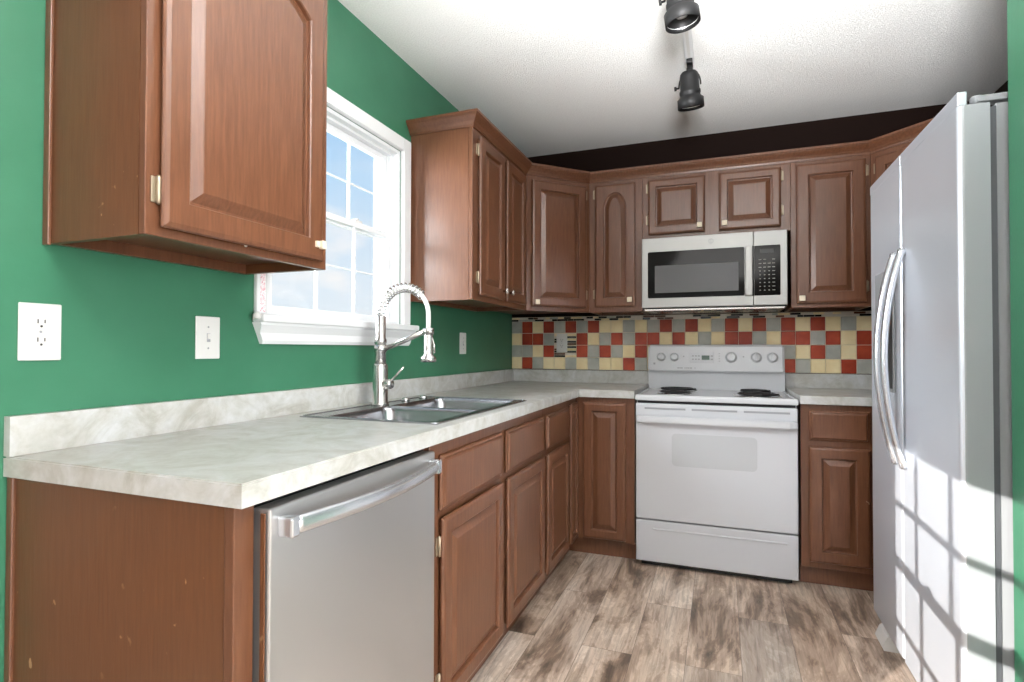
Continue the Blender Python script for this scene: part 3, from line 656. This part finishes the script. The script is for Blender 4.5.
# spring coil
pts = []; turns = 17; tot = 41; nn = turns*10
for i in range(nn+1):
    s = i/nn*31; k_ = int(s); f = s-k_; p = arc[k_].lerp(arc[min(k_+1, tot)], f); tg = (arc[min(k_+1, tot)]-arc[max(k_-1, 0)]).normalized()
    u = Vector((0, 1, 0)); v = tg.cross(u); ph = 2*pi*turns*i/nn; rr = .0175
    pts.append(p+(u*cos(ph)+v*sin(ph))*rr)
bm = BM(); tube(bm, pts, .0028, 6); obj('spring', bm, 'chrome', t)
bm = BM(); tube(bm, [(FX+.015, FY, 1.132), (xe-.015, FY, 1.2)], .0085, 12, ry=.011)
lathe(bm, [(.0205, -.012), (.0205, .012)], (xe, FY, 1.2), (0, 0, 1), 20); lathe(bm, [(.024, -.014), (.024, .014)], (FX, FY, 1.135), (0, 0, 1), 24); obj('support_arm', bm, 'nickel', t)
bm = BM(); lathe(bm, [(.014, .0), (.0165, -.006), (.0165, -.075), (.019, -.08), (.029, -.09), (.03, -.104), (.024, -.107), (.002, -.105)], (xe, FY, 1.192), (0, 0, 1), 24)
tube(bm, [(xe+.014, FY, 1.18), (xe+.024, FY, 1.15), (xe+.026, FY, 1.118)], .0035, 8); obj('spray_head', bm, 'nickel', t)
bm = BM(); lathe(bm, [(.019, .02), (.019, .05), (.016, .056), (.003, .057)], (FX, FY, 1.0), (1, -.12, .0), 20)
tube(bm, [(FX+.045, FY-.004, 1.005), (FX+.075, FY-.005, 1.035), (FX+.108, FY-.006, 1.066)], [.0055, .0045, .004], 10); obj('lever_handle', bm, 'nickel', t)

# ------------------------------------------------------------------ dishwasher
DY0, DY1, XD = -2.86, -2.27, .637
t = thing('dishwasher', (.33, (DY0+DY1)/2, 0), 'stainless steel dishwasher with a bowed bar handle under the near counter', 'dishwasher')
bm = BM(); box(bm, .05, .575, DY0, DY1, .1, .862); box(bm, .05, .56, DY0+.02, DY1-.02, 0, .1); obj('tub', bm, 'black', t)
bm = BM(); F = FR((.587, DY0, 0), (0, 1, 0)); ww = DY1-DY0
lbox(bm, F, 0, ww, .11, .857, .0, .012, 1); lbox(bm, F, .002, ww, .112, .857, .012, XD-.587, 0, .004)
dr = obj('door', bm, ['steel_dw', 'black'], t)
bm = BM(); lbox(bm, F, -.003, .0, .115, .85, .034, .044, 0, .001); obj('edge_strip', bm, 'side', dr)
bm = BM(); hp = []
for i in range(25):
    s = i/24; hp.append((XD+.022+.03*sin(pi*s), DY0+.03+(ww-.058)*s, .822))
tube(bm, hp, .0085, 14, ry=.0165, up=(1, 0, 0))
for yy in (DY0+.031, DY1-.029): box(bm, XD-.001, XD+.032, yy-.011, yy+.011, .804, .84, 0, .004)
obj('handle', bm, 'handle_steel', dr)
bm = BM(); box(bm, .56, .572, DY0, DY1, .005, .1); obj('toe_panel', bm, 'black', t)

# ------------------------------------------------------------------ range
X0, X1, YF = .9385, 1.7115, -.645
xc = (X0+X1)/2
t = thing('electric_range', (xc, -.33, 0), 'white free-standing electric range with coil burners below the microwave', 'stove')
bm = BM(); box(bm, X0+.004, X1-.004, -.603, -.03, .02, .865, 0, .003)
for x in (X0+.05, X1-.05):
    for y in (-.56, -.08): lathe(bm, [(.016, 0), (.016, .022)], (x, y, 0), (0, 0, 1), 12, mi=1)
box(bm, X0+.03, X1-.03, -.625, -.6, .01, .05, 1); obj('body', bm, ['enamel', 'black'], t)
bm = BM(); box(bm, X0, X1, YF, -.075, .866, .892, 0, .006, 3)       # cooktop slab with raised lip
for a in ((X0+.002, X0+.016, YF+.003, -.08), (X1-.016, X1-.002, YF+.003, -.08), (X0+.002, X1-.002, YF+.002, YF+.016)): box(bm, a[0], a[1], a[2], a[3], .889, .8965, 0, .003)
obj('cooktop', bm, 'enamel', t)
bm = BM(); box(bm, X0+.003, X1-.003, -.078, -.028, .866, 1.008); F = FR((X0, -.08, 0), (1, 0, 0)); 
# backguard: sloping rounded control panel
pr = [(-.026, 1.0), (-.1, 1.0), (-.104, 1.008), (-.088, 1.15), (-.078, 1.162), (-.034, 1.165), (-.026, 1.158)]
a = [bm.verts.new((X0+.001, y, z)) for y, z in pr]; b = [bm.verts.new((X1-.006, y, z)) for y, z in pr]
fs = [bm.faces.new(a[::-1]), bm.faces.new(b)] + [bm.faces.new((a[i], a[(i+1) % len(pr)], b[(i+1) % len(pr)], b[i])) for i in range(len(pr))]
bmesh.ops.recalc_face_normals(bm, faces=fs)
ed = [e_ for f in fs[:2] for e_ in f.edges]; bmesh.ops.bevel(bm, geom=ed, offset=.012, segments=3, affect='EDGES')
bgd = obj('backguard', bm, 'enamel', t)
sl = Vector((0, -.104+.088, 1.008-1.15)).normalized()      # panel slope direction (down)
vN = Vector((1, 0, 0)).cross(-sl).normalized()             # outward normal
if vN.y > 0: vN = -vN
def onp(x, z): s = (z-1.008)/.142; return Vector((x, -.104+.016*s, z))
def PF(x, z): m_ = Matrix((Vector((1, 0, 0)), -sl, vN)).transposed().to_4x4(); m_.translation = onp(x, z); return m_
for x, r_ in ((1.02, .021), (1.098, .021), (1.42, .026), (1.556, .024), (1.641, .024)):
    G = PF(x, 1.088); bm = BM()
    lathe(bm, [(r_*1.25, 0), (r_*1.25, .002), (r_, .003), (r_*.93, .016), (r_*.8, .02)], G.translation, vN, 28, mi=0)
    lbox(bm, G, -.0055, .0055, -r_*.9, r_*.9, .018, .031, 0, .002); lbox(bm, G, -.001, .001, r_*.4, r_*.88, .031, .0315, 1)
    obj('control_knob', bm, ['plastic' if 0 else 'enamel', 'print'], bgd)
G = PF(1.256, 1.085); bm = BM(); lbox(bm, G, -.068, .072, -.031, .031, .0, .0025, 0, .001); dp = obj('clock_panel', bm, 'enamel2', bgd)
bm = BM(); lbox(bm, G, .0, .044, -.013, .013, .0025, .0032, 0)
obj('display', bm, 'lcd', dp)
def button(H, a): b = BM(); lbox(b, H, *a); obj('button', b, 'print', bgd)
for i in range(3):
    for j in range(2): button(G, (-.056+i*.017, -.045+i*.017, -.014+j*.02, -.006+j*.02, .0025, .0031))
for j in range(2): button(G, (.05, .063, -.014+j*.02, -.006+j*.02, .0025, .0031))
for k_ in range(4): button(PF(1.355, 1.065+.015*k_), (-.004, .004, -.002, .002, .0003, .0009))
for x in (1.152, 1.487): button(PF(x, 1.092), (-.004, .004, -.004, .004, .0003, .0009))
button(PF(.979, 1.047), (-.006, .006, -.006, .006, .0003, .0009))
bm = BM()
for u0, u1 in ((0, .014), (.017, .032), (.042, .048), (.05, .056), (.058, .07), (.072, .086), (.1, .105)):
    H = PF(1.115, 1.022); lbox(bm, H, u0, u1, -.0035, .0035, .0003, .0008)
obj('faint_lettering', bm, 'print', bgd)
# burners
for x, y, r_ in ((1.125, -.215, .1), (1.125, -.46, .078), (1.54, -.215, .078), (1.54, -.46, .1)):
    bm = BM(); lathe(bm, [(r_+.016, .8922), (r_+.016, .8955), (r_+.008, .8955), (r_*.75, .893), (.01, .8925)], (x, y, 0), (0, 0, 1), 40); pan = obj('drip_pan', bm, 'chrome', t)
    bm = BM(); nt_ = 4 if r_ < .09 else 5; P = []
    for i in range(nt_*28+1):
        a_ = 2*pi*i/28; rr = .02+(r_-.02)*i/(nt_*28); P.append((x+rr*cos(a_), y+rr*sin(a_), .9045))
    tube(bm, P, .0052, 6)
    for k_ in range(3): a_ = 2*pi*k_/3; tube(bm, [(x, y, .8985), (x+(r_+.006)*cos(a_), y+(r_+.006)*sin(a_), .8985)], .0025, 6)
    obj('coil', bm, 'coil', pan)
# oven door
F = FR((X0, YF+.035, 0), (1, 0, 0)); Wd = X1-X0
bm = BM(); lbox(bm, F, .004, Wd-.004, .250, .852, .0, .035, 0, .006, 3); od = obj('oven_door', bm, 'enamel2', t)
bm = BM(); F2 = shift(F, 0, 0, .0352)
prism(bm, [(p[0], p[1]) for p in rrect(.187, .59, .535, .702, .022)], 0.0, .0015, 0, T=F2); obj('oven_window', bm, 'grey_glass', od)
bm = BM()
for u0, u1 in ((.05, .255), (.285, .5), (.53, .735)): lbox(bm, F2, u0, u1, .822, .832, 0, .0012)
obj('door_vents', bm, 'print', od)
bm = BM(); P = []
hs = [(-.001, 0), (.012, .03), (.05, .04), (.2, .043), (.57, .043), (.72, .04), (.76, .03), (Wd-.008+.001, 0)]
up_, dn_ = .79, .764
a = []
for u, w_ in hs: a.append((u+.004, w_))
outer = [bm.verts.new(F2 @ Vector((u, up_, w_))) for u, w_ in a]; outer2 = [bm.verts.new(F2 @ Vector((u, dn_-.008, w_))) for u, w_ in a]
inn = [(min(max(u, .03), Wd-.03), max(w_-.018, 0)) for u, w_ in a]
inner = [bm.verts.new(F2 @ Vector((u, up_, w_))) for u, w_ in inn]; inner2 = [bm.verts.new(F2 @ Vector((u, dn_-.008, w_))) for u, w_ in inn]
for i in range(len(a)-1):
    bm.faces.new((outer[i], outer[i+1], outer2[i+1], outer2[i])); bm.faces.new((inner[i], inner2[i], inner2[i+1], inner[i+1]))
    bm.faces.new((outer[i], inner[i], inner[i+1], outer[i+1])); bm.faces.new((outer2[i], outer2[i+1], inner2[i+1], inner2[i]))
bm.faces.new((outer[0], outer2[0], inner2[0], inner[0])); bm.faces.new((outer[-1], inner[-1], inner2[-1], outer2[-1]))
bmesh.ops.bevel(bm, geom=list(bm.edges), offset=.004, segments=2, affect='EDGES'); obj('handle', bm, 'enamel', od)
bm = BM(); lbox(bm, F, .01, Wd-.01, .238, .864, -.006, -.0005); obj('door_gasket', bm, 'black', t)
bm = BM(); lbox(bm, F, .004, Wd-.004, .03, .243, 0, .033, 0, .005, 3)
# pressed ledge across the drawer front
lbox(bm, F, .09, Wd-.05, .196, .206, .03, .038, 0, .003); obj('storage_drawer', bm, 'enamel2', t)

# ------------------------------------------------------------------ microwave
MX0, MX1, MZ0, MZ1, MY = .9395, 1.694, 1.366, 1.7695, -.372
t = thing('microwave', ((MX0+MX1)/2, -.19, MZ0), 'stainless steel over-the-range microwave with a black glass door', 'microwave')
bm = BM(); box(bm, MX0, MX1, -.34, -.012, MZ0, MZ1); obj('housing', bm, 'black', t)
F = FR((MX0, -.34, 0), (1, 0, 0)); dW = 1.53-MX0; Wm = MX1-MX0; T_ = .032
bm = BM(); lbox(bm, F, 0, dW-.001, MZ0+.006, MZ1, .0005, T_, 0, .003); md = obj('door', bm, 'steel_mw', t)
bm = BM(); prism(bm, rrect(.034, .545, 1.426, 1.69, .008), T_, T_+.002, 0, T=F); gl = obj('door_glass', bm, 'black_gloss', md)
bm = BM(); prism(bm, rrect(.073, .515, 1.455, 1.61, .003), T_+.002, T_+.0026, 0, T=F); obj('viewing_screen', bm, 'screen_grey', gl)
bm = BM(); lbox(bm, F, .548, .585, 1.424, 1.692, T_, T_+.018, 0, .005, 3); obj('handle', bm, 'steel_mw', md)
bm = BM(); cx0, cz0 = .375, 1.733
wv_ = F.to_3x3() @ Vector((0, 0, 1)); pc = F @ Vector((cx0, cz0, T_))
tube(bm, [tuple(F @ Vector((cx0+.0125*cos(2*pi*i/28), cz0+.0125*sin(2*pi*i/28), T_+.0004))) for i in range(29)], .0012, 6)
tube(bm, [tuple(F @ Vector((cx0-.001+.005*cos(q), cz0+.001+.006*sin(q), T_+.0004))) for q in [R(40)+R(280)*i/12 for i in range(13)]], .0007, 6)
tube(bm, [tuple(F @ Vector((cx0+.003+.004*cos(q), cz0-.001+.007*sin(q), T_+.0004))) for q in [R(120)+R(280)*i/12 for i in range(13)]], .0007, 6)
obj('emblem', bm, 'print', md)
bm = BM(); lbox(bm, F, dW+.001, Wm, MZ0+.006, MZ1, .0005, T_, 0, .003); cp = obj('control_panel', bm, 'steel_mw', t)
bm = BM(); prism(bm, rrect(.58, .591, 1.424, 1.692, .002), T_, T_+.002, 0, T=F); prism(bm, rrect(.594, .721, 1.424, 1.692, .006), T_, T_+.002, 0, T=F); kp = obj('keypad', bm, 'black_gloss', cp)
bm = BM(); lbox(bm, F, .622, .69, 1.65, 1.672, T_+.002, T_+.0024); obj('display', bm, 'black', kp)
bm = BM()
for r_ in range(9):
    for c_ in range(4):
        u = .622+c_*.022; v = 1.452+r_*.0205
        if r_ == 8 and c_ == 2: continue
        hh = .0035 if r_ > 5 or c_ == 3 else .0045; wd = .007 if r_ > 5 or c_ == 3 else .0035
        lbox(bm, F, u-wd, u+wd, v-hh/2, v+hh/2, T_+.002, T_+.0024)
obj('key_print', bm, 'key', kp)
bm = BM(); box(bm, MX0+.01, MX1-.01, -.355, -.06, MZ0-.012, MZ0+.001, 0, .003)
for i in range(12): box(bm, MX0+.06+i*.055, MX0+.1+i*.055, -.33, -.27, MZ0-.0135, MZ0-.0115, 1)
obj('underside_grille', bm, ['nickel', 'black'], t)

# ------------------------------------------------------------------ refrigerator
XFd, FYa, FYb = 1.947, -1.8425, -.93
ysp = -1.342
t = thing('refrigerator', (2.3, -1.39, 0), 'tall stainless steel side-by-side refrigerator at the right edge of the kitchen', 'refrigerator')
bm = BM(); box(bm, 2.03, 2.68, FYa+.01, FYb-.01, .03, 1.775, 0, .004)
box(bm, 2.016, 2.031, FYa+.006, FYb-.006, .06, 1.765, 1); box(bm, 2.032, 2.06, FYa+.02, FYb-.02, .012, .031, 2); obj('cabinet', bm, ['gray_side', 'gasket', 'black'], t)
def fdoor(y0, y1):
    """door as an extruded plan outline with rounded front corners"""
    pts = [(2.016, y0), (2.016, y1)]; r_ = .014; n = 5
    for i in range(n+1): a_ = R(90+90*i/n); pts.append((XFd+r_+r_*cos(a_), y1-r_+r_*sin(a_)))
    for i in range(n+1): a_ = R(180+90*i/n); pts.append((XFd+r_+r_*cos(a_), y0+r_+r_*sin(a_)))
    bm = BM(); prism(bm, pts, .072, 1.775)
    for f in bm.faces:
        nn = f.normal
    bm.normal_update()
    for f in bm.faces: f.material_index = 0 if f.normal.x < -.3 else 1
    box(bm, XFd, XFd+.022, y0+.002, y1-.002, 1.775, 1.812, 0, .003)
    return bm
dn = obj('refrigerator_door', fdoor(FYa, ysp-.003), ['steel_fridge', 'steel_fridge_side'], t)
df = obj('freezer_door', fdoor(ysp+.003, FYb), ['steel_fridge', 'steel_fridge_side'], t)
for par, yy in ((dn, FYa+.035), (df, FYb-.035)):
    bm = BM(); lathe(bm, [(.015, 1.775), (.015, 1.8), (.012, 1.806)], (2.0, yy, 0), (0, 0, 1), 20); box(bm, 1.995, 2.15, yy-.018, yy+.022, 1.785, 1.803, 0, .003); obj('hinge_cover', bm, 'gray_side', t)
for par, y0_, s in ((dn, ysp-.045, 1), (df, ysp+.045, -1)):
    bm = BM(); P = []
    for i in range(33):
        q = i/32; z = .735+(1.475-.735)*q; P.append((XFd-.004-.058*sin(pi*min(max(q, 0), 1))**.75, y0_, z))
    tube(bm, P, .0115, 14, ry=.016, up=(1, 0, 0))
    lathe(bm, [(.014, 0), (.012, .02)], (XFd+.001, y0_, .745), (-1, 0, 0), 16); lathe(bm, [(.014, 0), (.012, .02)], (XFd+.001, y0_, 1.465), (-1, 0, 0), 16)
    obj('handle', bm, 'handle_steel', par)
# water and ice dispenser on the freezer door
bm = BM(); F = FR((XFd, -1.03, 0), (0, -1, 0))
for a in ((0, .012, .98, 1.43), (.228, .24, .98, 1.43), (.012, .228, .98, .992), (.012, .228, 1.3, 1.43)): lbox(bm, F, *a, .0002, .006, 0, .002)
dsp = obj('dispenser', bm, 'steel_fridge_side', df)
bm = BM(); lbox(bm, F, .0125, .2275, .9925, 1.2995, .0002, .0018); obj('dispenser_recess', bm, 'black', dsp)
bm = BM(); lbox(bm, F, .09, .15, 1.12, 1.2, .0018, .01, 0, .003); obj('dispenser_lever', bm, 'black', dsp)
for yy in (FYa+.14, -1.09):
    bm = BM(); prism(bm, [(1.935, .0), (2.03, .0), (2.03, .06), (1.965, .066), (1.945, .05), (1.93, .012)], yy-.055, yy+.055, T=Matrix(((1, 0, 0, 0), (0, 0, 1, 0), (0, 1, 0, 0), (0, 0, 0, 1)))); obj('foot', bm, 'plastic', t)

# ------------------------------------------------------------------ track lighting
TX = 1.236
t = tag(obj('track_rail', (lambda b: (box(b, TX-.018, TX+.018, -2.3, -.965, ZC-.024, ZC-.0005, 0, .002), box(b, TX-.006, TX+.006, -2.29, -.975, ZC-.0255, ZC-.0235, 1), b)[-1])(BM()), ['white_trim', 'plastic']), 'white track rail on the textured ceiling carrying the spotlights', 'light track')
def spot(y, aim, label, zj=ZC-.085, drop=.0):
    t = thing('track_spotlight', (TX, y, ZC-.03), label, 'spotlight', None)
    bm = BM(); box(bm, TX-.013, TX+.013, y-.03, y+.03, ZC-.045, ZC-.0255, 0, .003); lathe(bm, [(.009, 0), (.009, .02)], (TX, y, ZC-.065), (0, 0, 1), 14); obj('track_adapter', bm, 'lamp_black', t)
    aim = Vector(aim).normalized(); top = Vector((TX, y, ZC-.062))
    # yoke: open hoop around the head
    side = aim.cross(Vector((0, 1, 0))).normalized() if abs(aim.y) < .9 else Vector((1, 0, 0))
    piv = top + Vector((0, 0, -.078)); bm = BM(); P = []
    for i in range(17):
        a_ = pi*i/16; P.append(piv + side*(.047*cos(a_)) + Vector((0, 0, 1))*(.074*sin(a_)))
    tube(bm, P, .0035, 8); lathe(bm, [(.014, -.016), (.014, .004)], tuple(top), (0, 0, 1), 16); obj('yoke', bm, 'lamp_black', t)
    s0 = piv - aim*.035
    bm = BM(); lathe(bm, [(.012, -.03), (.03, -.027), (.038, -.018), (.041, -.005), (.042, .05), (.046, .056), (.046, .066), (.043, .072), (.045, .08), (.0575, .09), (.0575, .13), (.054, .131), (.053, .118), (.035, .095), (.02, .08), (.004, .078)], s0, aim, 36)
    hd = obj('lamp_head', bm, 'lamp_black', t)
    bm = BM(); lathe(bm, [(.0525, .118), (.044, .1), (.03, .084), (.012, .0785)], s0, aim, 36, cap=False); rf = obj('reflector', bm, 'reflector', hd)
    bm = BM(); lathe(bm, [(.012, .079), (.02, .092), (.018, .104), (.002, .11)], s0, aim, 20); obj('bulb', bm, 'bulb', hd)
    k0 = piv - side*.047; bm = BM(); lathe(bm, [(.004, -.002), (.004, .01), (.0095, .011), (.0095, .02)], k0, -side, 12); obj('tilt_knob', bm, 'lamp_black', t)
    return t
spot(-1.0, (.05, .22, -1), 'black track spotlight farthest from the camera, seen whole below the rail')
spot(-1.68, (.13, .06, -1), 'black track spotlight cropped by the top edge of the photo', )
